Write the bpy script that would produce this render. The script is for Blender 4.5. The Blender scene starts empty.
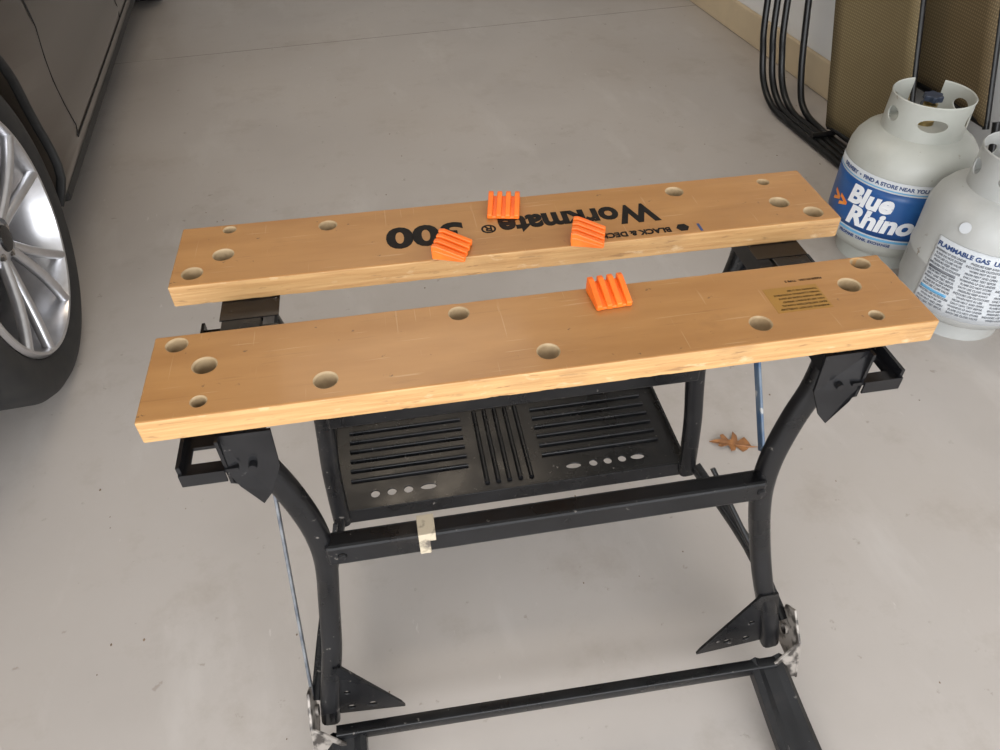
import bpy, bmesh, math, random
from mathutils import Vector, Matrix, noise
random.seed(4)
scene = bpy.context.scene
COL = scene.collection

# ------------------------------------------------------------------ helpers
def new_empty(name, loc=(0,0,0), rotz=0.0):
    e = bpy.data.objects.new(name, None); COL.objects.link(e)
    e.location = loc; e.rotation_euler = (0,0,rotz); e.empty_display_size = .05
    return e

def add_obj(name, me, mat=None, parent=None, smooth=False, loc=None, rot=None):
    o = bpy.data.objects.new(name, me); COL.objects.link(o)
    if mat is not None:
        for m in (mat if isinstance(mat,(list,tuple)) else [mat]): me.materials.append(m)
    if parent: o.parent = parent
    if loc: o.location = loc
    if rot: o.rotation_euler = rot
    if smooth:
        for p in me.polygons: p.use_smooth = True
    return o

def from_pydata(name, v, f, mat=None, parent=None, smooth=False, **k):
    me = bpy.data.meshes.new(name); me.from_pydata(v,[],f); me.update()
    bm = bmesh.new(); bm.from_mesh(me); bmesh.ops.recalc_face_normals(bm, faces=bm.faces); bm.to_mesh(me); bm.free()
    return add_obj(name, me, mat, parent, smooth, **k)

def bevel(o, w, seg=2, ang=35):
    m = o.modifiers.new('bev','BEVEL'); m.width=w; m.segments=seg; m.limit_method='ANGLE'; m.angle_limit=math.radians(ang)
    m.harden_normals=False
    return o

def bake(o):
    dg = bpy.context.evaluated_depsgraph_get(); dg.update()
    me = bpy.data.meshes.new_from_object(o.evaluated_get(dg))
    o.modifiers.clear(); o.data = me
    return o

def autosmooth(o, ang=40):
    me=o.data
    for p in me.polygons: p.use_smooth=True
    bm=bmesh.new(); bm.from_mesh(me)
    for e in bm.edges:
        if len(e.link_faces)==2 and e.calc_face_angle(0)>math.radians(ang): e.smooth=False
    bm.to_mesh(me); bm.free()
    return o

def box(name, x0,x1,y0,y1,z0,z1, mat=None, parent=None, bev=0):
    v=[(x,y,z) for x in (x0,x1) for y in (y0,y1) for z in (z0,z1)]
    f=[(0,1,3,2),(4,6,7,5),(0,4,5,1),(2,3,7,6),(0,2,6,4),(1,5,7,3)]
    o=from_pydata(name,v,f,mat,parent)
    if bev: bevel(o,bev)
    return o

def catmull(pts, sub):
    P=[Vector(p) for p in pts]
    if sub<=1 or len(P)<3: return P
    out=[]
    E=[P[0]*2-P[1]]+P+[P[-1]*2-P[-2]]
    for i in range(1,len(E)-2):
        a,b,c,d=E[i-1:i+3]
        for k in range(sub):
            t=k/sub
            out.append(.5*((2*b)+(c-a)*t+(2*a-5*b+4*c-d)*t*t+(3*b-a-3*c+d)*t**3))
    out.append(P[-1]); return out

def sweep(name, pts, w, d, mat=None, parent=None, n=(0,1,0), sub=6, rnd=.3, closed=False, cap=True):
    P=catmull(pts,sub); N0=Vector(n).normalized()
    r=min(w,d)*rnd; sec=[]
    for cx,cy,a0 in ((1,1,0),(-1,1,90),(-1,-1,180),(1,-1,270)):
        for k in range(4):
            a=math.radians(a0+30*k)
            sec.append((cx*(w/2-r)+r*math.cos(a), cy*(d/2-r)+r*math.sin(a)))
    v=[];f=[];m=len(sec);L=len(P)
    for i,p in enumerate(P):
        if closed: t=(P[(i+1)%L]-P[i-1]).normalized()
        else: t=(P[min(i+1,L-1)]-P[max(i-1,0)]).normalized()
        s=t.cross(N0).normalized(); nn=s.cross(t).normalized()
        for a,b in sec: v.append(p+s*a+nn*b)
    for i in range(L if closed else L-1):
        j=(i+1)%L
        for k in range(m):
            k2=(k+1)%m; f.append((i*m+k,i*m+k2,j*m+k2,j*m+k))
    if not closed and cap: f.append(tuple(range(m))); f.append(tuple((L-1)*m+k for k in range(m)))
    return autosmooth(from_pydata(name,v,f,mat,parent),50)

def tube(name, pts, r, mat=None, parent=None, sub=6, n=(0,1,0), closed=False):
    return sweep(name,pts,2*r,2*r,mat,parent,n,sub,rnd=.999/2,closed=closed)

def prism(name, poly, vec, mat=None, parent=None, bev=0):
    n=len(poly); V=Vector(vec)
    v=[Vector(p) for p in poly]+[Vector(p)+V for p in poly]
    f=[tuple(range(n)),tuple(range(2*n-1,n-1,-1))]+[(i,(i+1)%n,n+(i+1)%n,n+i) for i in range(n)]
    o=from_pydata(name,v,f,mat,parent)
    if bev: bevel(o,bev)
    return o

def lathe(name, prof, mat=None, parent=None, seg=64, a0=0, a1=360, axis='Z', ang=35, **k):
    v=[];f=[];full=(a1-a0)>=360; m=seg if full else seg+1; n=len(prof)
    for i in range(m):
        a=math.radians(a0+(a1-a0)*i/seg)
        for r,z in prof:
            if axis=='Z': v.append((r*math.cos(a),r*math.sin(a),z))
            else: v.append((z,r*math.cos(a),r*math.sin(a)))
    for i in range(seg):
        j=(i+1)%m
        for q in range(n-1): f.append((i*n+q,j*n+q,j*n+q+1,i*n+q+1))
    o=from_pydata(name,v,f,mat,parent,**k)
    bm=bmesh.new(); bm.from_mesh(o.data); bmesh.ops.remove_doubles(bm,verts=bm.verts,dist=1e-5)
    bmesh.ops.recalc_face_normals(bm,faces=bm.faces); bm.to_mesh(o.data); bm.free()
    return autosmooth(o,ang)

def text_mesh(name, body, size, align='LEFT', bold=0.0, ext=.0002, spacing=1.0, xs=1.0):
    c=bpy.data.curves.new(name,'FONT'); c.body=body; c.size=size; c.align_x=align; c.extrude=ext; c.offset=bold
    c.space_character=spacing; c.resolution_u=4
    o=bpy.data.objects.new(name,c); COL.objects.link(o)
    dg=bpy.context.evaluated_depsgraph_get(); dg.update()
    me=bpy.data.meshes.new_from_object(o.evaluated_get(dg))
    bpy.data.objects.remove(o)
    if xs!=1.0:
        for v in me.vertices: v.co.x*=xs
    return me

def boolean(o, cutters, op='DIFFERENCE'):
    for c in cutters:
        m=o.modifiers.new('b','BOOLEAN'); m.object=c; m.operation=op; m.solver='EXACT'
    bake(o)
    for c in cutters: bpy.data.objects.remove(c)
    return o

# ------------------------------------------------------------------ materials
def mat(name, col, rough=.5, metal=0.0, col2=None, scale=20, stretch=(1,1,1), detail=6, lo=.35, hi=.65,
        bump=0.0, bscale=None, spots=None, spot_scale=60, spot_t=.68, spec=.5, coat=0.0, rough2=None):
    m=bpy.data.materials.new(name); m.use_nodes=True; nt=m.node_tree; b=nt.nodes['Principled BSDF']
    b.inputs['Base Color'].default_value=(*col,1); b.inputs['Roughness'].default_value=rough
    b.inputs['Metallic'].default_value=metal; b.inputs['Specular IOR Level'].default_value=spec
    if coat: b.inputs['Coat Weight'].default_value=coat; b.inputs['Coat Roughness'].default_value=.08
    tc=nt.nodes.new('ShaderNodeTexCoord'); mp=nt.nodes.new('ShaderNodeMapping'); mp.inputs['Scale'].default_value=stretch
    nt.links.new(tc.outputs['Object'],mp.inputs['Vector'])
    out=None
    if col2 is not None:
        nz=nt.nodes.new('ShaderNodeTexNoise'); nz.inputs['Scale'].default_value=scale; nz.inputs['Detail'].default_value=detail
        nt.links.new(mp.outputs[0],nz.inputs['Vector'])
        rp=nt.nodes.new('ShaderNodeValToRGB'); rp.color_ramp.elements[0].position=lo; rp.color_ramp.elements[1].position=hi
        rp.color_ramp.elements[0].color=(*col,1); rp.color_ramp.elements[1].color=(*col2,1)
        nt.links.new(nz.outputs['Fac'],rp.inputs['Fac']); out=rp.outputs['Color']
        if rough2 is not None:
            mr=nt.nodes.new('ShaderNodeMapRange'); mr.inputs['From Min'].default_value=lo; mr.inputs['From Max'].default_value=hi
            mr.inputs['To Min'].default_value=rough; mr.inputs['To Max'].default_value=rough2
            nt.links.new(nz.outputs['Fac'],mr.inputs['Value']); nt.links.new(mr.outputs[0],b.inputs['Roughness'])
    if spots is not None:
        n2=nt.nodes.new('ShaderNodeTexNoise'); n2.inputs['Scale'].default_value=spot_scale; n2.inputs['Detail'].default_value=5
        n2.inputs['Roughness'].default_value=.65
        nt.links.new(mp.outputs[0],n2.inputs['Vector'])
        r2=nt.nodes.new('ShaderNodeMapRange'); r2.inputs['From Min'].default_value=spot_t; r2.inputs['From Max'].default_value=spot_t+.04
        nt.links.new(n2.outputs['Fac'],r2.inputs['Value'])
        mx=nt.nodes.new('ShaderNodeMix'); mx.data_type='RGBA'
        nt.links.new(r2.outputs[0],mx.inputs['Factor'])
        if out: nt.links.new(out,mx.inputs['A'])
        else: mx.inputs['A'].default_value=(*col,1)
        mx.inputs['B'].default_value=(*spots,1); out=mx.outputs['Result']
    if out: nt.links.new(out,b.inputs['Base Color'])
    if bump:
        nb=nt.nodes.new('ShaderNodeTexNoise'); nb.inputs['Scale'].default_value=bscale or scale; nb.inputs['Detail'].default_value=6
        nt.links.new(mp.outputs[0],nb.inputs['Vector'])
        bp_=nt.nodes.new('ShaderNodeBump'); bp_.inputs['Strength'].default_value=bump; bp_.inputs['Distance'].default_value=.002
        nt.links.new(nb.outputs['Fac'],bp_.inputs['Height']); nt.links.new(bp_.outputs[0],b.inputs['Normal'])
    return m

def layer(m, col, scale, stretch=(1,1,1), t=.6, soft=.05, amt=1.0, detail=5, rot=(0,0,0), mask=None, rough=.6):
    """add another noise-thresholded colour layer on top of an existing material"""
    nt=m.node_tree; b=nt.nodes['Principled BSDF']; L=nt.links
    tc=nt.nodes.new('ShaderNodeTexCoord'); mp=nt.nodes.new('ShaderNodeMapping')
    mp.inputs['Scale'].default_value=stretch; mp.inputs['Rotation'].default_value=rot
    L.new(tc.outputs['Object'],mp.inputs['Vector'])
    nz=nt.nodes.new('ShaderNodeTexNoise'); nz.inputs['Scale'].default_value=scale; nz.inputs['Detail'].default_value=detail; nz.inputs['Roughness'].default_value=rough
    L.new(mp.outputs[0],nz.inputs['Vector'])
    val=nz.outputs['Fac']
    if mask:   # mask=(axis, half extent, strength, falloff): raises the noise close to |axis|=half extent
        sp=nt.nodes.new('ShaderNodeSeparateXYZ'); L.new(tc.outputs['Object'],sp.inputs[0])
        ab=nt.nodes.new('ShaderNodeMath'); ab.operation='ABSOLUTE'; L.new(sp.outputs[mask[0]],ab.inputs[0])
        mr=nt.nodes.new('ShaderNodeMapRange'); mr.inputs['From Min'].default_value=mask[1]-mask[3]; mr.inputs['From Max'].default_value=mask[1]
        mr.inputs['To Min'].default_value=-.3; mr.inputs['To Max'].default_value=mask[2]
        L.new(ab.outputs[0],mr.inputs['Value'])
        ad=nt.nodes.new('ShaderNodeMath'); ad.operation='ADD'; L.new(val,ad.inputs[0]); L.new(mr.outputs[0],ad.inputs[1]); val=ad.outputs[0]
    r2=nt.nodes.new('ShaderNodeMapRange'); r2.inputs['From Min'].default_value=t; r2.inputs['From Max'].default_value=t+soft
    r2.inputs['To Max'].default_value=amt
    L.new(val,r2.inputs['Value'])
    mx=nt.nodes.new('ShaderNodeMix'); mx.data_type='RGBA'; L.new(r2.outputs[0],mx.inputs['Factor'])
    if b.inputs['Base Color'].links: L.new(b.inputs['Base Color'].links[0].from_socket,mx.inputs['A'])
    else: mx.inputs['A'].default_value=b.inputs['Base Color'].default_value
    mx.inputs['B'].default_value=(*col,1); L.new(mx.outputs['Result'],b.inputs['Base Color'])
    return m

M_floor = mat('painted_concrete',(.405,.368,.338),.30,col2=(.49,.452,.420),scale=2.2,detail=9,lo=.3,hi=.7,bump=.05,bscale=60,rough2=.44)
layer(M_floor,(.29,.242,.198),1.1,t=.48,soft=.22,amt=.42,detail=7)
layer(M_floor,(.29,.242,.198),4.5,t=.54,soft=.14,amt=.32,detail=9,rough=.7)
layer(M_floor,(.57,.54,.51),5.5,stretch=(1,.35,1),t=.56,soft=.16,amt=.40,detail=8,rot=(0,0,.5))
layer(M_floor,(.25,.205,.165),30,t=.665,soft=.05,amt=.55)
layer(M_floor,(.62,.59,.56),48,stretch=(1,.3,1),t=.69,soft=.04,amt=.45,rot=(0,0,1.1))
M_wall  = mat('white_wall_paint',(.78,.78,.77),.7,col2=(.74,.74,.73),scale=4,bump=.1,bscale=90)
M_stem  = mat('beige_stem_paint',(.62,.50,.33),.6,col2=(.56,.45,.30),scale=6,bump=.1,bscale=60)
M_ceil  = mat('ceiling_paint',(.75,.74,.71),.8,col2=(.72,.71,.68),scale=4)
M_wood  = mat('varnished_wood',(.365,.168,.048),.36,col2=(.445,.222,.072),scale=7,stretch=(1.0,6,6),detail=9,lo=.28,hi=.72,bump=.06,coat=.08)
layer(M_wood,(.26,.112,.032),3.0,stretch=(1,2.2,1),t=.48,soft=.22,amt=.42,detail=8)
layer(M_wood,(.22,.095,.03),9,stretch=(1,1.6,1),t=.60,soft=.12,amt=.28,detail=8,rough=.7)
layer(M_wood,(.24,.105,.035),26,stretch=(.35,7,1),t=.61,soft=.08,amt=.35)
layer(M_wood,(.58,.40,.22),18,stretch=(.5,16,1),t=.67,soft=.03,amt=.40,rot=(0,0,.5),detail=2)
layer(M_wood,(.58,.40,.22),18,stretch=(16,.5,1),t=.69,soft=.03,amt=.30,rot=(0,0,.25),detail=2)
layer(M_wood,(.085,.045,.022),75,t=.68,soft=.03,amt=.7)
layer(M_wood,(.60,.42,.23),60,t=.60,soft=.14,amt=.55,mask=(1,.057,.08,.005))
layer(M_wood,(.58,.40,.22),50,t=.60,soft=.14,amt=.5,mask=(0,.370,.08,.010))
M_edge  = mat('wood_edge',(.51,.305,.125),.6,col2=(.41,.222,.082),scale=14,stretch=(1,3,22),lo=.35,hi=.68,bump=.5)
layer(M_edge,(.18,.092,.038),38,stretch=(1,1,5),t=.60,soft=.08,amt=.5)
layer(M_edge,(.16,.085,.04),8,stretch=(1,1,1),t=.57,soft=.14,amt=.32)
layer(M_edge,(.64,.48,.30),36,stretch=(1,1,2.2),t=.60,soft=.12,amt=.6)
M_hole  = mat('hole_bore',(.46,.34,.20),.7,col2=(.34,.235,.125),scale=60)
M_black = mat('black_enamel_steel',(.004,.004,.0045),.22,col2=(.008,.008,.009),scale=14,rough2=.40,spec=.34)
layer(M_black,(.060,.050,.042),9,t=.58,soft=.14,amt=.25,detail=8,rough=.7)
layer(M_black,(.17,.155,.14),95,t=.675,soft=.03,amt=.65)
layer(M_black,(.20,.18,.155),24,stretch=(1,1,5),t=.705,soft=.03,amt=.55,detail=7)
M_tubeb = mat('black_powder_coat',(.006,.006,.0065),.32,col2=(.010,.010,.010),scale=14,spec=.4)
M_blk2  = mat('black_steel_worn',(.005,.005,.006),.26,col2=(.012,.012,.013),scale=25,spots=(.17,.155,.14),spot_scale=80,spot_t=.675,spec=.36)
M_blue  = mat('blue_paint_steel',(.045,.095,.18),.4,col2=(.13,.17,.22),scale=40,spots=(.40,.40,.39),spot_scale=50,spot_t=.62)
M_dull  = mat('dull_steel_strip',(.10,.11,.13),.4,col2=(.22,.23,.24),scale=50,metal=.3)
M_metal = mat('bare_scuffed_metal',(.30,.27,.24),.45,metal=.2,col2=(.05,.042,.036),scale=60,lo=.46,hi=.60)
M_tape  = mat('masking_tape',(.48,.41,.30),.7,col2=(.12,.10,.08),scale=55,lo=.50,hi=.62)
M_orange= mat('orange_plastic',(.84,.140,.010),.38,col2=(.92,.19,.018),scale=40,spots=(.8,.55,.35),spot_scale=90,spot_t=.72)
M_ink   = mat('black_print',(.008,.006,.005),.65,col2=(.016,.011,.008),scale=50,lo=.5,hi=.7,spec=.2)
M_label = mat('gold_label',(.36,.18,.03),.35,col2=(.30,.15,.026),scale=30)
M_rib   = mat('bluish_rib_line',(.014,.024,.045),.28,col2=(.05,.075,.11),scale=40)  # lighter bluish tone for the lines on the step ribs
M_car   = mat('car_paint_taupe',(.075,.060,.047),.28,metal=.55,col2=(.085,.068,.054),scale=300,coat=.6)
M_seam  = mat('panel_gap',(.006,.006,.006),.7,col2=(.01,.01,.01),scale=20)
M_joint = mat('slab_joint',(.22,.19,.16),.7,col2=(.28,.25,.22),scale=12)
M_plast = mat('black_trim_plastic',(.012,.012,.012),.6,col2=(.018,.018,.018),scale=60)
M_glass = mat('tinted_glass',(.01,.012,.014),.05,col2=(.012,.014,.016),scale=5,coat=.5)
M_tyre  = mat('tyre_rubber',(.014,.014,.015),.68,col2=(.022,.021,.020),scale=25)
M_alloy = mat('silver_alloy',(.62,.62,.64),.28,metal=.85,col2=(.55,.55,.57),scale=30)
M_dark  = mat('dark_cavity',(.008,.008,.008),.8,col2=(.013,.012,.010),scale=20)
M_tankA = mat('tank_paint_grey',(.415,.425,.385),.42,col2=(.48,.485,.445),scale=7,spots=(.25,.21,.16),spot_scale=22,spot_t=.66)
layer(M_tankA,(.30,.27,.22),5,t=.55,soft=.15,amt=.3,detail=8)
M_tankB = mat('tank_paint_pale',(.41,.42,.405),.42,col2=(.48,.485,.47),scale=7,spots=(.24,.20,.16),spot_scale=20,spot_t=.65)
layer(M_tankB,(.29,.26,.22),5,t=.55,soft=.15,amt=.3,detail=8)
M_lblue = mat('label_blue',(.010,.060,.22),.35,col2=(.02,.11,.33),scale=9)
M_lwhite= mat('label_white',(.62,.64,.66),.4,col2=(.56,.59,.62),scale=12)
M_lcyan = mat('label_light_blue',(.10,.33,.58),.4,col2=(.16,.42,.66),scale=12)
M_lorg  = mat('label_orange',(.85,.20,.03),.4,col2=(.9,.35,.05),scale=30)
M_white = mat('white_print',(.85,.86,.88),.4,col2=(.8,.82,.85),scale=30)
M_navy  = mat('navy_print',(.02,.05,.16),.4,col2=(.03,.07,.2),scale=30)
M_grey  = mat('grey_print',(.12,.13,.15),.5,col2=(.2,.21,.23),scale=30)
M_brass = mat('brass',(.45,.33,.13),.35,metal=.9,col2=(.35,.26,.12),scale=60)
M_knob  = mat('dark_knob',(.02,.03,.05),.4,col2=(.03,.04,.07),scale=40)
M_leaf  = mat('dry_leaf',(.34,.145,.045),.65,col2=(.20,.085,.03),scale=60)
M_deb   = mat('debris',(.12,.08,.05),.7,col2=(.2,.14,.09),scale=60)
def sling(name, a, b):
    m=mat(name,a,.75,col2=b,scale=8)
    nt=m.node_tree; bs=nt.nodes['Principled BSDF']
    tc=nt.nodes.new('ShaderNodeTexCoord')
    w1=nt.nodes.new('ShaderNodeTexWave'); w1.wave_type='BANDS'; w1.bands_direction='Z'; w1.inputs['Scale'].default_value=38
    w2=nt.nodes.new('ShaderNodeTexWave'); w2.wave_type='BANDS'; w2.bands_direction='Y'; w2.inputs['Scale'].default_value=38
    for w in (w1,w2):
        nt.links.new(tc.outputs['Object'],w.inputs['Vector'])
    mu=nt.nodes.new('ShaderNodeMath'); mu.operation='MULTIPLY'
    nt.links.new(w1.outputs['Fac'],mu.inputs[0]); nt.links.new(w2.outputs['Fac'],mu.inputs[1])
    mx=nt.nodes.new('ShaderNodeMix'); mx.data_type='RGBA'
    src=bs.inputs['Base Color'].links[0].from_socket
    nt.links.new(mu.outputs[0],mx.inputs['Factor']); mx.inputs['A'].default_value=(a[0]*.55,a[1]*.55,a[2]*.5,1)
    nt.links.new(src,mx.inputs['B']); nt.links.new(mx.outputs['Result'],bs.inputs['Base Color'])
    return m
M_sl1=sling('woven_sling_tan',(.24,.18,.09),(.30,.235,.125))
M_sl2=sling('woven_sling_brown',(.17,.118,.056),(.22,.16,.085))

# ------------------------------------------------------------------ room
XW=1.84; XL=-3.4; YB=6.2; YF=-1.5; H=2.7
box('floor',XL-.1,XW+.2,YF-1.5,YB+.1,-.1,0,M_floor)
box('wall_right',XW,XW+.15,YF,YB,0,H,M_wall)
box('trim_1',XW-.02,XW-.001,YF,YB,0.001,.12,M_stem,bev=.004)
box('wall_left',XL-.15,XL,YF,YB,0,H,M_wall)
box('wall_back',XL,XW,YB,YB+.15,0,H,M_wall)
box('ceiling',XL-.15,XW+.15,YF,YB+.15,H,H+.1,M_ceil)
box('wall_front',XL,XW,YF-.02,YF+.1,2.25,H,M_wall)
box('floor_joint',XL,XW-.02,3.47,3.4735,0.0,.0006,M_joint)  # thin dark strip laid on the floor as the slab joint

# ------------------------------------------------------------------ workbench
BX,BY,BP=.174,.5247,-.0766; T=.7206
wb=new_empty('folding_workbench',(BX,BY,0),BP)
def W(u,v,z=0):
    return (BX+u*math.cos(BP)-v*math.sin(BP), BY+u*math.sin(BP)+v*math.cos(BP), z)

def board(name, vc, holes, rot=0, uc=0, seed=0):
    L,Wd,th=.74,.1138,.0252
    rnd=random.Random(seed)
    o=box(name,-L/2,L/2,-Wd/2,Wd/2,-th,0,None,wb)
    m=bevel(o,.0018,2)
    bake(o)
    cut=[]
    for (u,v,r) in holes:
        r*=.94
        c=lathe('cut',[(0,-.05),(r,-.05),(r,-.0014),(r+.0014,.0002),(r+.0014,.02),(0,.02)],seg=28)
        c.location=(u-uc,v-vc,0); c.parent=wb
        cut.append(c)
    for i in range(18):
        side=rnd.choice((-1,-1,-1,1)); x=rnd.uniform(-.36,.36); l=rnd.uniform(.004,.014)
        c=lathe('chip',[(0,-l),(.0010,-l*.6),(.0018,0),(.0010,l*.6),(0,l)],seg=7,axis='X')
        c.parent=wb; c.location=(x,side*(Wd/2-.0003),rnd.choice((0,-th,-th))); c.rotation_euler=(0,0,rnd.uniform(-.08,.08)); cut.append(c)
    for i in range(5):
        side=rnd.choice((-1,1)); y=rnd.uniform(-.05,.05); l=rnd.uniform(.004,.010)
        c=lathe('chip',[(0,-l),(.0014,-l*.6),(.0022,0),(.0014,l*.6),(0,l)],seg=7)
        c.parent=wb; c.location=(side*L/2,y,0); c.rotation_euler=(math.pi/2,0,0); cut.append(c)
    boolean(o,cut)
    me=o.data; me.materials.clear()
    for mm in (M_wood,M_edge,M_hole): me.materials.append(mm)
    for p in me.polygons:
        c=p.center; n=p.normal
        outer=abs(abs(c.x)-L/2)<.004 or abs(abs(c.y)-Wd/2)<.003
        if n.z>.9: p.material_index=0
        elif outer: p.material_index=1
        elif abs(n.z)<.9: p.material_index=2
        else: p.material_index=1
    o.location=(uc,vc,T); o.rotation_euler=(0,0,rot)
    return o
FH=[(-.348,.042,.0100),(-.319,.008,.0112),(-.319,-.039,.0068),(-.210,-.032,.0108),(-.081,.040,.0100),(-.007,-.031,.0106),(.201,-.029,.0108),(.315,-.038,.0068),(.314,.012,.0112),(.344,.045,.0100)]
RH=[(-.348,.156,.0108),(-.317,.236,.0068),(-.319,.186,.0112),(-.207,.225,.0100),(.203,.225,.0104),(.316,.227,.0068),(.315,.179,.0112),(.344,.152,.0108)]
board('jaw_board_front',0,FH,seed=3)
board('jaw_board_rear',.191,RH,rot=-.008,seed=8)
ZT=T+.0002
def wtext(name,body,size,u,v,rot,m,bold=0,spacing=1.0,align='LEFT',xs=1.0):
    me=text_mesh(name,body,size,align,bold,spacing=spacing,xs=xs)
    return add_obj(name,me,m,wb,loc=(u,v,ZT),rot=(0,0,rot))
wtext('print_model_name','Workmate',.051,.166,.2020,math.pi-.008,M_ink,bold=.0020,spacing=.99,xs=.80)
wtext('print_reg','®',.022,-.020,.192,math.pi-.008,M_ink,bold=.0004)
wtext('print_number','300',.055,-.055,.2030,math.pi-.008,M_ink,bold=.0022,xs=1.06)
wtext('print_maker','BLACK & DECKER.',.0130,.172,.149,math.pi-.008,M_ink,bold=.0005,xs=.90)
lathe('print_emblem',[(0,.0002),(.0075,.0002),(.0075,-.0002)],M_ink,wb,seg=6,loc=(.186,.146,ZT))
box('label_plate',.224,.281,-.018,.020,T-.0002,T+.0002,M_label,wb)
for i in range(6):
    wtext('label_print_%d'%i,['WARNING: DO NOT OVERLOAD','READ INSTRUCTION MANUAL','MAX 350 LB EVENLY SPREAD','KEEP HANDS CLEAR OF JAWS','WHEN CLAMPING WORKPIECE','TOWSON, MD 21286'][i],.0034,.279,-.013+.0055*i,math.pi,M_ink)
wtext('label_print_top','MADE IN USA   TYPE 2',.0040,.292,.030,math.pi,M_ink)
box('paint_dab',.2035,.2065,.1355,.1505,T-.0002,T+.0002,M_navy,wb)

def sh(z,s=-1): return (.018 if s<0 else .034)*(1-z/.66)
ZB0,ZB1=.426,.461
for tag,v0 in (('front',-.012),('rear',.205)):
    for s,nm in ((-1,'left'),(1,'right')):
        P=[(s*.300,v0+.004,.675),(s*.301,v0+.002,.640),(s*.294,v0,.600),(s*.281,v0,.555),(s*.270,v0,.50),(s*.2665,v0,.45),(s*.270,v0,.40)]
        if tag=='front': P+=[(s*.281,v0-.003,.33),(s*.295,-.031,.24),(s*.316,-.047,.145),(s*.326,-.050,.085)]
        else: P+=[(s*.278,v0,.32),(s*.284,v0,.20)]
        P=[(p[0]+(sh(p[2],s) if tag=='front' else .018*(1-p[2]/.66)),p[1],p[2]) for p in P]
        sweep('%s_leg_%s'%(tag,nm),P,.0265,.022,M_black,wb,sub=6,rnd=.36)
    a=sh(.445)
    box('%s_crossbar'%tag,-.262+a,.268+a,v0-.016,v0+.008,ZB0,ZB1,M_black,wb,bev=.004)
box('tape_wrap',-.150,-.137,-.0290,-.0,ZB0-.001,ZB1+.001,M_tape,wb,bev=.001)
box('tape_wrap_tail',-.139,-.130,-.0288,-.0,.448,ZB1+.0012,M_tape,wb,bev=.001)
for xx in (-.238,.268):
    lathe('frame_rivet',[(0,.003),(.004,.0025),(.0055,0),(.0055,-.004)],M_blk2,wb,seg=16,loc=(xx,-.0285,.444),rot=(math.pi/2,0,0))

for s,nm in ((-1,'left'),(1,'right')):
    box('rail_top_%s'%nm,s*.300-.020,s*.300+.020,-.050,.255,.6905,.6945,M_black,wb,bev=.001)
    box('rail_web_%s'%nm,s*.280-.0015,s*.280+.0015,-.045,.250,.650,.6915,M_black,wb)
    box('rail_web2_%s'%nm,s*.318-.0015,s*.318+.0015,-.020,.240,.660,.6915,M_black,wb)
    tube('clamp_screw_%s'%nm,[(s*.299,-.03,.672),(s*.299,.24,.672)],.006,M_metal,wb,sub=1,n=(0,0,1))
    for k,v0 in ((0,0.0),(1,.150)):
        u0,u1=sorted((s*.300,s*.352))
        pl=box('bracket_ledge_%s_%d'%(nm,k),u0,u1,v0-.062,v0-.004,.650,.654,None,wb)
        c=box('c',*sorted((s*.312,s*.344)),v0-.050,v0-.030,.6,.7,None,wb)
        boolean(pl,[c]); pl.data.materials.append(M_blk2)
        box('bracket_lip_%s_%d'%(nm,k),*sorted((s*.349,s*.3525)),v0-.062,v0-.004,.640,.664,M_blk2,wb)
        box('bracket_front_lip_%s_%d'%(nm,k),*sorted((s*.312,s*.3525)),v0-.064,v0-.062,.640,.655,M_blk2,wb)
        prism('bracket_flange_%s_%d'%(nm,k),[(s*.264,v0-.055,.690),(s*.312,v0-.055,.690),(s*.312,v0-.060,.650),(s*.304,v0-.062,.628),(s*.290,v0-.058,.594),(s*.280,v0-.056,.606),(s*.266,v0-.054,.640)],(0,.003,0),M_blk2,wb)
        prism('bracket_side_%s_%d'%(nm,k),[(s*.309,v0-.062,.6905),(s*.309,v0+.030,.6905),(s*.309,v0+.030,.655),(s*.309,v0-.020,.625),(s*.309,v0-.045,.612),(s*.309,v0-.060,.632)],(s*.003,0,0),M_blk2,wb)
        box('bracket_cap_%s_%d'%(nm,k),*sorted((s*.262,s*.322)),v0-.045,v0+.045,.6940,.6952,M_blk2,wb)
        lathe('bracket_bolt',[(0,.003),(.0035,.0028),(.0042,0),(.0042,-.006)],M_blk2,wb,seg=12,loc=(s*.288,v0-.0585,.650),rot=(math.pi/2,0,0))

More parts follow.
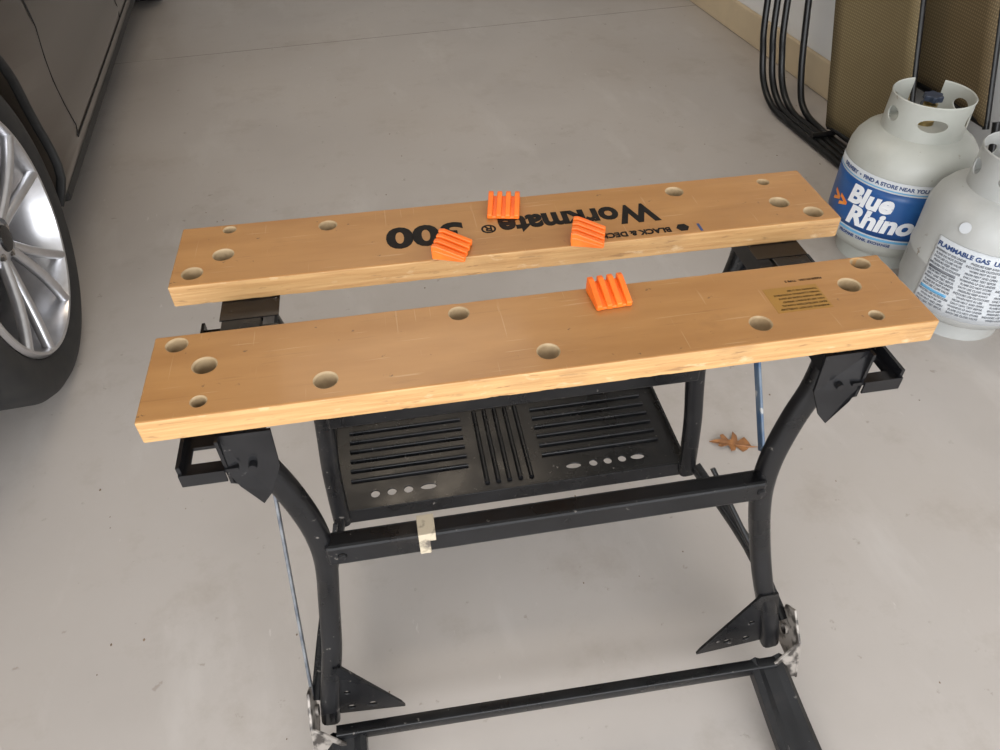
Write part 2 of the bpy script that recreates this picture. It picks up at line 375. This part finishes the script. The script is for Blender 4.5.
for s,nm in ((-1,'left'),(1,'right')):
    o=.018 if s<0 else .034
    if s>0: sweep('link_%s'%nm,[(s*.311,.19,.62),(s*.304,.045,.43)],.014,.004,M_blue,wb,n=(1,0,0),sub=1)
    else: sweep('link_%s'%nm,[(s*.310,.115,.60),(s*.330,-.030,.125)],.009,.004,M_dull,wb,n=(1,0,0),sub=1)
    sweep('brace_tube_%s'%nm,[(s*.290+.018,.200,.215),(s*.322+o,.07,.165),(s*.343+o,-.035,.115)],.020,.016,M_black,wb,n=(1,0,0),sub=4)
    sweep('brace_bar_%s'%nm,[(s*.290+.018,.150,.27),(s*.325+o,.02,.165)],.010,.006,M_black,wb,n=(1,0,0),sub=1)
    q=.018
    g=prism('gusset_%s'%nm,[(s*.336+o,-.048,.092),(s*.222+q,-.050,.080),(s*.226+q,-.050,.093),(s*.294+q,-.048,.222),(s*.304+o,-.048,.222)],(0,.004,0),None,wb)
    cs=[]
    for (uu,zz,rr) in ((.266,.105,.006),(.296,.105,.006),(.296,.15,.005)):
        c=lathe('c',[(0,-.02),(rr,-.02),(rr,.02),(0,.02)],seg=16); c.parent=wb; c.location=(s*uu+q,-.046,zz); c.rotation_euler=(math.pi/2,0,0); cs.append(c)
    boolean(g,cs); g.data.materials.append(M_black)
    prism('corner_shoe_%s'%nm,[(s*.352+o,-.100,.055),(s*.352+o,-.028,.060),(s*.350+o,-.024,.140),(s*.350+o,-.045,.158),(s*.352+o,-.078,.118)],(s*-.004,0,0),M_metal,wb,bev=.001)
    prism('corner_shoe_front_%s'%nm,[(s*.352+o,-.099,.056),(s*.300+o,-.094,.054),(s*.298+o,-.092,.066),(s*.333+o,-.083,.106),(s*.352+o,-.077,.120)],(0,.004,.001),M_metal,wb,bev=.001)
    c=lathe('pivot_rivet_%s'%nm,[(0,.006),(.006,.005),(.008,0),(.008,-.01)],M_metal,wb,seg=20,axis='X' ,loc=(s*.352+o,-.045,.105)); c.scale=(s,1,1)
    f0=Vector((s*.306+o,-.074,.064)); f1=Vector((s*.325+o,-.300,.002))
    v=[];f=[]
    sec=[(-.028,0.0),(-.028,.018),(-.020,.026),(-.010,.018),(.010,.018),(.020,.026),(.028,.018),(.028,0),(.024,0),(.020,.014),(.010,.010),(-.010,.010),(-.020,.014),(-.024,0)]
    NS=10
    for i in range(NS+1):
        t=i/NS; c0=f0.lerp(f1,t); c0.z=f0.z*(1-t)**1.3+.001; wsc=.95+.25*t
        for a,b in sec: v.append((c0.x+a*wsc,c0.y,c0.z+b*(1-.45*t)))
    m_=len(sec)
    for i in range(NS):
        for k in range(m_): f.append((i*m_+k,i*m_+(k+1)%m_,(i+1)*m_+(k+1)%m_,(i+1)*m_+k))
    f.append(tuple(range(m_))); f.append(tuple(NS*m_+k for k in range(m_)))
    autosmooth(from_pydata('foot_channel_%s'%nm,v,f,M_black,wb),30)
    sweep('rear_leg_%s'%nm,[(s*.280+.01,.385,.195),(s*.288+.01,.43,.09),(s*.295+.01,.47,.011)],.024,.018,M_black,wb,n=(1,0,0),sub=4)
    box('rear_foot_pad_%s'%nm,s*.295+.01-.018,s*.295+.01+.018,.450,.492,.0,.012,M_plast,wb,bev=.003)
tube('rear_base_bar',[(-.28,.44,.07),(.30,.44,.07)],.009,M_black,wb,sub=1)
sweep('front_base_bar',[(-.302,-.074,.084),(.352,-.082,.074)],.022,.016,M_black,wb,n=(0,1,0),sub=1,rnd=.16)

SX0,SX1,SY0,SY1,SZ=-.279,.297,.222,.412,.205
st=box('step_plate',SX0,SX1,SY0,SY1,SZ-.003,SZ,None,wb)
cs=[]
def cyl(u,v,r,sx=1):
    c=lathe('c',[(0,-.03),(r,-.03),(r,.03),(0,.03)],seg=20); c.parent=wb; c.location=(u,v,SZ); c.scale=(sx,1,1); cs.append(c)
for u,r,sx in ((-.217,.0075,1),(-.190,.0075,1),(-.163,.0075,1),(-.130,.0060,2.2),(.114,.0060,2.2),(.148,.0070,1),(.173,.0070,1),(.198,.0070,1),(.225,.006,2)):
    cyl(u,.247,r,sx)
boolean(st,cs); st.data.materials.append(M_black)
box('step_front_flange',SX0,SX1,SY0-.004,SY0,SZ-.030,SZ+.001,M_black,wb,bev=.001)
box('step_back_flange',SX0,SX1,SY1,SY1+.004,SZ-.025,SZ+.012,M_black,wb,bev=.001)
for x in (SX0,SX1): box('step_side',x-.002,x+.002,SY0,SY1,SZ-.028,SZ+.010,M_black,wb)
for i in range(6):
    v=.278+.0215*i
    for (a,b) in ((-.255,-.060),(.066,.270)):
        sweep('step_rib',[(a,v,SZ+.0005),(b,v,SZ+.0005)],.010,.005,M_black,wb,n=(0,1,0),sub=1,rnd=.48)
        sweep('step_rib_crest',[(a+.004,v-.001,SZ+.0022),(b-.004,v-.001,SZ+.0022)],.0022,.0016,M_rib,wb,n=(0,1,0),sub=1,rnd=.45)  # thin bluish line along the crest of each rib
for i in range(5):
    u=-.034+.0185*i
    sweep('step_centre_rib',[(u,.235,SZ+.001),(u,.398,SZ+.001)],.010,.008,M_black,wb,n=(1,0,0),sub=1,rnd=.48)

# ------------------------------------------------------------------ orange pegs
def peg(u,v,rot):
    x,y,z=W(u,v,T+.0006)
    e=new_empty('clamp_peg',(x,y,z),BP+rot)
    w,l=.037,.035
    poly=[(-w/2,-l/2,.0),(-w/2,l/2,.0),(-w/2,l/2,.010),(-w/2,l/2-.004,.011),(-w/2,-l/2,.003)]
    prism('peg_body',poly,(w,0,0),M_orange,e,bev=.001)
    for i in range(4):
        x0=-w/2+.0004+i*(w-.0066)/3
        prism('peg_rib_%d'%i,[(x0,-l/2-.001,.0005),(x0,l/2+.0005,.004),(x0,l/2+.0005,.016),(x0,l/2-.005,.0165),(x0,-l/2-.001,.006)],(.0058,0,0),M_orange,e,bev=.001)
    return e
peg(-.005,.218,-.22)
peg(-.074,.147,1.20)
peg(.076,.144,1.25)
peg(.069,.036,.06)

# ------------------------------------------------------------------ propane tanks
def wrap_patch(name,r,a0,a1,z0,z1,m,parent,seg=40,zs=6):
    v=[];f=[]
    for i in range(seg+1):
        a=math.radians(a0+(a1-a0)*i/seg)
        for j in range(zs+1): v.append((r*math.cos(a),r*math.sin(a),z0+(z1-z0)*j/zs))
    for i in range(seg):
        for j in range(zs): k=i*(zs+1)+j; f.append((k,k+zs+1,k+zs+2,k+1))
    o=from_pydata(name,v,f,m,parent,smooth=True)
    s=o.modifiers.new('s','SOLIDIFY'); s.thickness=.0004; s.offset=-1
    return o
def wrap_text(name,body,size,r,ac,z,m,parent,bold=0,xs=1,shear=0,rise=0):
    me=text_mesh(name,body,size,'CENTER',bold,ext=.0003,xs=xs)
    bm=bmesh.new(); bm.from_mesh(me)
    bmesh.ops.triangulate(bm,faces=bm.faces)
    bm.to_mesh(me); bm.free()
    for vt in me.vertices:
        x=vt.co.x+vt.co.y*shear; y=vt.co.y; d=vt.co.z
        a=math.radians(ac)+x/r
        rr=r+.0006+d
        vt.co=(rr*math.cos(a),rr*math.sin(a),z+y+x*rise)
    return add_obj(name,me,m,parent)
R=.151
def tank(x,y,M,rotz,kind):
    e=new_empty('propane_tank',(x,y,0),0)
    lathe('foot_ring',[(.098,.0),(.103,.0),(.103,.034),(.108,.046),(.104,.048),(.098,.034),(.098,0)],M,e)
    prof=[(0,.020),(.06,.022),(.10,.034),(.130,.055),(.146,.078),(R,.100),(R,.178),(R+.0022,.181),(R+.0022,.187),(R,.190),(R,.272),(.149,.292),(.142,.312),(.128,.330),(.106,.343),(.08,.352),(.045,.359),(0,.361)]
    lathe('shell',prof,M,e,seg=96,ang=60)
    col=lathe('collar',[(.094,.340),(.093,.39),(.092,.425),(.0935,.432),(.0915,.4345),(.0895,.432),(.089,.42),(.090,.39),(.091,.340),(.094,.340)],None,e,seg=72,a0=rotz+22,a1=rotz+338)
    bm=bmesh.new(); bm.from_mesh(col.data); bmesh.ops.holes_fill(bm,edges=[ed for ed in bm.edges if ed.is_boundary],sides=0); bmesh.ops.recalc_face_normals(bm,faces=bm.faces); bm.to_mesh(col.data); bm.free()
    cs=[]
    for aa,rr,zz,sx in ((rotz+62,.017,.392,1.6),(rotz+115,.017,.392,1.2),(rotz+180,.015,.390,2.2),(rotz+245,.017,.392,1.2),(rotz+298,.017,.392,1.6)):
        c=lathe('c',[(0,.05),(rr,.05),(rr,.14),(0,.14)],seg=24)
        a=math.radians(aa)
        c.parent=e
        c.matrix_local=Matrix.Translation((0,0,zz))@Matrix.Rotation(a,4,'Z')@Matrix.Rotation(math.pi/2,4,'Y')@Matrix.Diagonal((1,sx,1,1))
        cs.append(c)
    boolean(col,cs); col.data.materials.append(M); autosmooth(col,40)
    lathe('valve_stem',[(.022,.356),(.022,.370),(.013,.374),(.013,.395),(.016,.397),(.016,.408),(.008,.411),(.008,.418),(0,.418)],M_brass,e,seg=24)
    tube('valve_outlet',[(0,0,.388),(.045*math.cos(math.radians(rotz)),.045*math.sin(math.radians(rotz)),.388)],.013,M_knob,e,sub=1,n=(0,0,1))
    kn=[]
    for i in range(48):
        a=2*math.pi*i/48; rr=.021+.0025*math.cos(6*a)
        kn.append((rr*math.cos(a),rr*math.sin(a),.416))
    prism('valve_knob',kn,(0,0,.014),M_knob,e,bev=.002)
    return e
t1=tank(1.420,1.452,M_tankA,60,'a')
ac=212
wrap_patch('label_base',R+.0026,ac-66,ac+44,.094,.270,M_lwhite,t1)
wrap_patch('label_blue',R+.0031,ac-66,ac+44,.118,.240,M_lblue,t1)
wrap_patch('label_stripe',R+.0033,ac-66,ac+44,.108,.114,M_lcyan,t1)
wrap_patch('label_stripe2',R+.0033,ac-66,ac+44,.244,.247,M_lcyan,t1)
wrap_text('label_brand_1','Blue',.066,R+.0034,ac-6,.185,M_white,t1,bold=.0030,xs=1.0,shear=.15,rise=.05)
wrap_text('label_brand_2','Rhino',.066,R+.0034,ac+8,.134,M_white,t1,bold=.0030,xs=1.05,shear=.15,rise=.05)
wrap_text('label_top','DELIVERY  •  FIND A STORE NEAR YOU',.0135,R+.0028,ac-4,.253,M_navy,t1,bold=.0004)
wrap_text('label_flame','>>',.052,R+.0034,ac-38,.150,M_lorg,t1,bold=.002)
wrap_text('label_bottom','PROPANE  TANK  EXCHANGE',.010,R+.0028,ac,.0965,M_navy,t1,bold=.0003)
t2=tank(1.425,1.147,M_tankB,40,'b')
ac2=222
wrap_patch('label_base',R+.0026,ac2-38,ac2+52,.086,.262,M_lwhite,t2)
wrap_text('label_warn','FLAMMABLE GAS  UN1075',.015,R+.0028,ac2-4,.241,M_navy,t2,bold=.0005)
words='WARNING LP GAS UNDER PRESSURE KEEP AWAY FROM HEAT AND OPEN FLAME DO NOT STORE INDOORS USE OUTDOORS ONLY LEAK TEST BEFORE EACH USE CLOSE VALVE WHEN NOT IN USE'.split()
k=0
for row in range(16):
    for cidx,aa in enumerate((-23,5,33)):
        s=''
        while len(s)<16: s+=words[k%len(words)]+' '; k+=1
        if row in (5,11) and cidx==0: continue
        wrap_text('label_fine',s.strip()[:20],.0074,R+.0028,ac2+aa,.230-.0088*row,M_grey,t2,xs=.80,bold=.00012)
wrap_patch('label_box',R+.0030,ac2-36,ac2-12,.184,.191,M_grey,t2,seg=10,zs=2)
wrap_patch('label_box2',R+.0030,ac2-36,ac2-12,.131,.138,M_lcyan,t2,seg=10,zs=2)
lathe('round_sticker',[(0,.0006),(.012,.0006),(.012,0)],M_lwhite,t2,seg=24).matrix_local=Matrix.Rotation(math.radians(ac2-22),4,'Z')@Matrix.Translation((.1485,0,.300))@Matrix.Rotation(math.radians(68),4,'Y')

# ------------------------------------------------------------------ folded chairs against the wall
def chair_panel(e,x,y0,y1,m,z0,top=1.02,lean=.07,ly=.43):
    v=[];f=[];ny,nz=8,24
    for i in range(ny+1):
        for j in range(nz+1):
            ty=i/ny; z=z0+(top-z0)*j/nz
            v.append((x+lean*z+.012*math.sin(math.pi*ty),y0+ly*z+(y1-y0)*ty,z))
    for i in range(ny):
        for j in range(nz): k=i*(nz+1)+j; f.append((k,k+nz+1,k+nz+2,k+1))
    o=from_pydata('sling_panel',v,f,m,e,smooth=True)
    s=o.modifiers.new('s','SOLIDIFY'); s.thickness=.003
    for yy in (y0+.004,y1-.004):
        tube('sling_rail',[(x+.010+lean*z,yy+ly*z,z) for z in (z0-.01,z0+.3,top+.01)],.009,M_tubeb,e,sub=1,n=(1,0,0))
    for z in (z0,top):
        tube('sling_end_bar',[(x+.008+lean*z,y0+ly*z,z),(x+.008+lean*z,y1+ly*z,z)],.009,M_tubeb,e,sub=1,n=(1,0,0))
c1=new_empty('folding_lounge_chair'); chair_panel(c1,1.64,1.66,2.06,M_sl1,.045,lean=.05)
for i,x in enumerate((1.575,1.600,1.625)):
    d=.032*i
    tube('leg_tube_%d'%i,[(x,1.66,.013),(x,1.95,.013),(x,2.17-d*.4,.013),(x,2.30-d*.6,.020),(x,2.39-d*.7,.070),(x,2.44-d*.7,.16),(x+.01,2.50-d*.7,.33),(x+.05,2.63-d*.5,.98)],.0115,M_tubeb,c1,sub=8,n=(1,0,0))
tube('leg_tie',[(1.575,2.05,.03),(1.66,2.05,.03)],.009,M_tubeb,c1,sub=1,n=(0,0,1))
tube('panel_foot',[(1.652,1.66,.013),(1.652,1.95,.013),(1.652,2.10,.013),(1.652,2.22,.03),(1.655,2.29,.10),(1.668,2.38,.33),(1.70,2.58,.98)],.0115,M_tubeb,c1,sub=6,n=(1,0,0))
c2=new_empty('folding_lounge_chair'); chair_panel(c2,1.745,1.475,1.86,M_sl2,.25,lean=.03)
tube('back_leg',[(1.76,1.60,.013),(1.76,1.92,.013),(1.762,2.02,.05),(1.765,2.08,.25),(1.775,2.35,1.0)],.0105,M_tubeb,c2,sub=6,n=(1,0,0))
tube('back_leg_b',[(1.76,1.50,.013),(1.762,1.50,.10),(1.765,1.56,.27)],.0105,M_tubeb,c2,sub=4,n=(1,0,0))
tube('back_leg_tie',[(1.76,1.50,.013),(1.76,1.62,.013)],.0105,M_tubeb,c2,sub=1,n=(1,0,0))

# ------------------------------------------------------------------ car
car=new_empty('car',(0,0,0))
XC=-1.575; HW=.93; WY1,WY2,WZ=1.520,4.36,.345
def hw(y,z):
    w=HW
    if z<.30: w-=.045*((.30-z)/.12)**1.5
    if z>.55: w-=.10*((z-.55)/.5)**1.6
    if z>.30 and z<.55: w-=.010*math.sin(math.pi*(z-.30)/.25)
    if y<1.30: w-=.30*((1.30-y)/.6)**2
    if y>4.9: w-=.22*((y-4.9)/.55)**2
    return w
RA=.410
def arch(yc,r=RA,n=22):
    zb=.195; a0=math.asin((zb-WZ)/r)
    return [(yc+r*math.cos(math.pi-a0-(math.pi-2*a0)*i/n),WZ+r*math.sin(math.pi-a0-(math.pi-2*a0)*i/n)) for i in range(n+1)]
prof=[(.76,.24)]+arch(WY1)+arch(WY2)+[(5.34,.26),(5.44,.50),(5.42,.86),(5.30,1.03),(4.9,1.07),(2.25,1.02),(1.9,1.00),(1.2,.90),(.86,.78),(.74,.62),(.70,.42)]
bm=bmesh.new()
A=[bm.verts.new((1,y,z)) for y,z in prof]; B=[bm.verts.new((-1,y,z)) for y,z in prof]
bm.faces.new(A); bm.faces.new(B[::-1])
for i in range(len(prof)):
    j=(i+1)%len(prof); bm.faces.new((A[i],B[i],B[j],A[j]))
bmesh.ops.recalc_face_normals(bm,faces=bm.faces)
for z in (.22,.25,.30,.36,.42,.48,.55,.65,.75,.85,.95):
    bmesh.ops.bisect_plane(bm,geom=bm.verts[:]+bm.edges[:]+bm.faces[:],plane_co=(0,0,z),plane_no=(0,0,1))
for y in (.80,.9,1.0,1.1,1.2,1.3,2.2,3.0,3.8,4.9,5.05,5.2,5.3):
    bmesh.ops.bisect_plane(bm,geom=bm.verts[:]+bm.edges[:]+bm.faces[:],plane_co=(0,y,0),plane_no=(0,1,0))
for v in bm.verts:
    v.co.x=XC+(1 if v.co.x>0 else -1)*hw(v.co.y,v.co.z)
me=bpy.data.meshes.new('body'); bm.to_mesh(me); bm.free()
o=add_obj('body',me,M_car,car); bevel(o,.012,3,50); bake(o); autosmooth(o,32)
bot=[(2.10,1.00),(2.85,1.49),(3.2,1.54),(4.2,1.54),(4.75,1.42),(5.15,1.05)]
v=[];f=[]
for s in (1,-1):
    for y,z in bot: v.append((XC+s*(.83-.27*(z-1.0)/.54),y,z))
n=len(bot)
f=[tuple(range(n)),tuple(range(2*n-1,n-1,-1))]+[(i,(i+1)%n,n+(i+1)%n,n+i) for i in range(n)]
o=from_pydata('roof_cabin',v,f,M_car,car); bevel(o,.03,3,20)
for s in (1,-1):
    def gx(z): return XC+s*(.836-.27*(z-1.0)/.54)
    for nm,q in (('side_window_a',[(2.42,1.07),(2.93,1.42),(3.42,1.47),(3.42,1.07)]),('side_window_b',[(3.50,1.07),(3.50,1.47),(4.15,1.47),(4.60,1.36),(4.75,1.10)])):
        prism(nm,[(gx(z),y,z) for y,z in q],(s*.004,0,0),M_glass,car)
    b=box('door_mirror',*sorted((XC+s*.86,XC+s*1.02)),2.36,2.50,1.00,1.13,M_car,car,bev=.03)
prism('windshield',[(XC+.74,2.26,1.11),(XC-.74,2.26,1.11),(XC-.60,2.80,1.465),(XC+.60,2.80,1.465)],(0,-.012,.018),M_glass,car)
def seam(name,pts,w,axis,m=M_seam,off=.0012):
    v=[];f=[]
    P=catmull(pts,8)
    for p in P:
        y,z=p[0],p[1]
        for d in (-w/2,w/2):
            yy,zz=(y+d,z) if axis=='y' else (y,z+d)
            v.append((XC+hw(yy,zz)+off,yy,zz))
    f=[(2*i,2*i+1,2*i+3,2*i+2) for i in range(len(P)-1)]
    o=from_pydata(name,v,f,m,car); s=o.modifiers.new('s','SOLIDIFY'); s.thickness=.002; s.offset=0
seam('door_gap_front',[(2.16,.27,0),(2.16,.40,0),(2.165,.60,0),(2.175,.8,0),(2.19,.98,0)],.005,'y',off=.0004)
seam('door_gap_low',[(2.16,.268,0),(2.6,.266,0),(3.2,.266,0),(3.85,.268,0)],.006,'z',off=.0006)
seam('door_gap_mid',[(3.15,.27,0),(3.14,.6,0),(3.15,.98,0)],.005,'y',off=.0004)
box('rocker_trim',XC+HW-.10,XC+HW-.035,1.99,3.97,.165,.205,M_plast,car,bev=.01)
box('underbody',XC-.80,XC+.80,2.0,3.95,.17,.22,M_dark,car)
def wheel(tag,y,s):
    e2=new_empty('wheel_'+tag,(XC+s*(HW-.004),y,WZ)); e2.parent=car; e2.scale=(s,1,1)
    Rt=.345
    lathe('tyre',[(.250,-.010),(.266,.000),(.296,.005),(.322,-.002),(.337,-.016),(Rt,-.032),(Rt,-.20),(.330,-.222),(.26,-.225),(.250,-.20),(.250,-.010)],M_tyre,e2,axis='X',seg=96,ang=50)
    lathe('rim',[(.253,-.006),(.247,.003),(.240,.002),(.236,-.010),(.232,-.03),(.222,-.06),(.220,-.19),(.252,-.20)],M_alloy,e2,axis='X',seg=96,ang=50)
    lathe('hub',[(0,-.022),(.030,-.022),(.034,-.026),(.050,-.032),(.062,-.040),(.065,-.075),(0,-.075)],M_alloy,e2,axis='X',seg=48)
    lathe('hub_cap',[(0,-.016),(.026,-.018),(.029,-.024)],M_blk2,e2,axis='X',seg=32)
    lathe('brake_disc',[(0,-.115),(.165,-.115),(.168,-.12),(.168,-.135),(0,-.135)],M_metal,e2,axis='X',seg=48)
    lathe('back_cavity',[(0,-.16),(.220,-.16)],M_dark,e2,axis='X',seg=48)
    for i in range(5):
        for dd in (-.17,.17):
            a=2*math.pi*i/5+.3
            ai=a+dd*.75; ao=a+dd*1.35
            r0,r1=.048,.243
            pts=[]
            for t in (0,.33,.66,1):
                rr=r0+(r1-r0)*t; aa=ai+(ao-ai)*t
                pts.append((-.034+.020*math.sin(t*math.pi*.5)+.006*t,rr*math.cos(aa),rr*math.sin(aa)))
            sweep('spoke',pts,.021,.022,M_alloy,e2,n=(1,0,0),sub=5,rnd=.4)
    for i in range(5):
        a=2*math.pi*i/5
        lathe('lug_nut',[(0,.006),(.008,.005),(.009,0),(.009,-.01)],M_metal,e2,seg=8,axis='X',loc=(-.030,.042*math.cos(a),.042*math.sin(a)))
wheel('a',WY1,1); wheel('b',WY2,1); wheel('c',WY1,-1); wheel('d',WY2,-1)
for s in (1,-1):
    for yc in (WY1,WY2):
        v=[];f=[];n=30; r=RA-.004
        for i in range(n+1):
            a=math.radians(-18+216*i/n)
            for xx in (XC+s*(HW-.05),XC+s*(HW-.34)): v.append((xx,yc+r*math.cos(a),WZ+r*math.sin(a)))
        f=[(2*i,2*i+1,2*i+3,2*i+2) for i in range(n)]
        f.append(tuple(2*i+1 for i in range(n+1)))
        from_pydata('arch_liner',v,f,M_dark,car,smooth=False)
        q=[math.radians(-20+220*i/24) for i in range(25)]
        L=[(XC+s*(hw(yc+(RA+.002)*math.cos(a),WZ+(RA+.002)*math.sin(a))-.006),yc+(RA+.002)*math.cos(a),WZ+(RA+.002)*math.sin(a)) for a in q]
        sweep('arch_lip',L,.014,.022,M_plast,car,n=(1,0,0),sub=2,rnd=.45)
for s in (1,-1):
    box('headlight',*sorted((XC+s*.45,XC+s*.72)),.72,.90,.62,.74,M_alloy,car,bev=.02)
box('grille',XC-.36,XC+.36,.685,.74,.42,.62,M_plast,car,bev=.01)

# ------------------------------------------------------------------ leaf & debris
out=[(0,-.050),(.002,-.034),(.008,-.030),(.015,-.022),(.006,-.017),(.005,-.010),(.015,-.008),(.020,.000),(.007,.003),(.005,.009),(.013,.018),(.011,.024),(.005,.022),(.003,.034),(0,.044)]
pts=out+[(-x*.7,y+.004) for x,y in out[::-1][1:-1]]
v=[(0,0,.0)]+[(x*1.6,y*1.1,.006*(abs(x)/.024)**1.5+.003*math.sin(y*70)+.003) for x,y in pts]
v[0]=(0,0,.003)
f=[(0,i,i+1) for i in range(1,len(pts))]+[(0,len(pts),1)]
zmin=min(p[2] for p in v); v=[(a,b,c-zmin+.0006) for a,b,c in v]
lf=from_pydata('dry_oak_leaf',v,f,M_leaf,None,loc=(.706,.890,0),rot=(0,0,math.radians(66)))
s=lf.modifiers.new('s','SOLIDIFY'); s.thickness=.0006
vs=[];fs=[]
for i in range(90):
    x=random.uniform(-.6,1.7); y=random.uniform(.25,3.2); r=random.uniform(.0008,.0024)
    b=len(vs)
    for j in range(5):
        a=j*2*math.pi/5+random.random()*.6
        vs.append((x+r*math.cos(a),y+r*1.4*math.sin(a),.0002))
    vs.append((x,y,.0002+r*.6))
    for j in range(5): fs.append((b+j,b+(j+1)%5,b+5))
    fs.append((b+4,b+3,b+2,b+1,b))
from_pydata('floor_debris',vs,fs,M_deb)

# ------------------------------------------------------------------ lights
def area(name,loc,rot,sx,sy,e,col):
    l=bpy.data.lights.new(name,'AREA'); l.shape='RECTANGLE'; l.size=sx; l.size_y=sy; l.energy=e; l.color=col
    o=bpy.data.objects.new(name,l); COL.objects.link(o); o.location=loc; o.rotation_euler=rot; return o
area('daylight_garage_opening',(-.7,YF-.3,1.25),(math.radians(84),0,0),4.6,2.1,146,(.97,.975,.99))
area('ceiling_fill',(.2,2.6,H-.03),(0,0,0),1.2,.6,15,(1.0,.84,.66))  # weak warm fill added under the ceiling, not an actual lamp
w=bpy.data.worlds.new('world'); scene.world=w; w.use_nodes=True
bg=w.node_tree.nodes['Background']; bg.inputs[0].default_value=(.85,.92,1,1); bg.inputs[1].default_value=1.0

# ------------------------------------------------------------------ camera
f_,pi_,ro,ya,h=751.341,.7545,-.0182,-.2349,1.1796
F0=Vector((-math.sin(ya),math.cos(ya),0)); R0=Vector((math.cos(ya),math.sin(ya),0)); U0=Vector((0,0,1))
F=F0*math.cos(pi_)-U0*math.sin(pi_); U=U0*math.cos(pi_)+F0*math.sin(pi_)
Rv=R0*math.cos(ro)+U*math.sin(ro); Uv=U*math.cos(ro)-R0*math.sin(ro)
cam=bpy.data.cameras.new('camera'); cam.sensor_width=36; cam.lens=f_*36/1000; cam.clip_start=.02
co=bpy.data.objects.new('camera',cam); COL.objects.link(co)
M=Matrix((Rv,Uv,-F)).transposed().to_4x4(); M.translation=Vector((0,0,h)); co.matrix_world=M
scene.camera=co
scene.view_settings.view_transform='Standard'
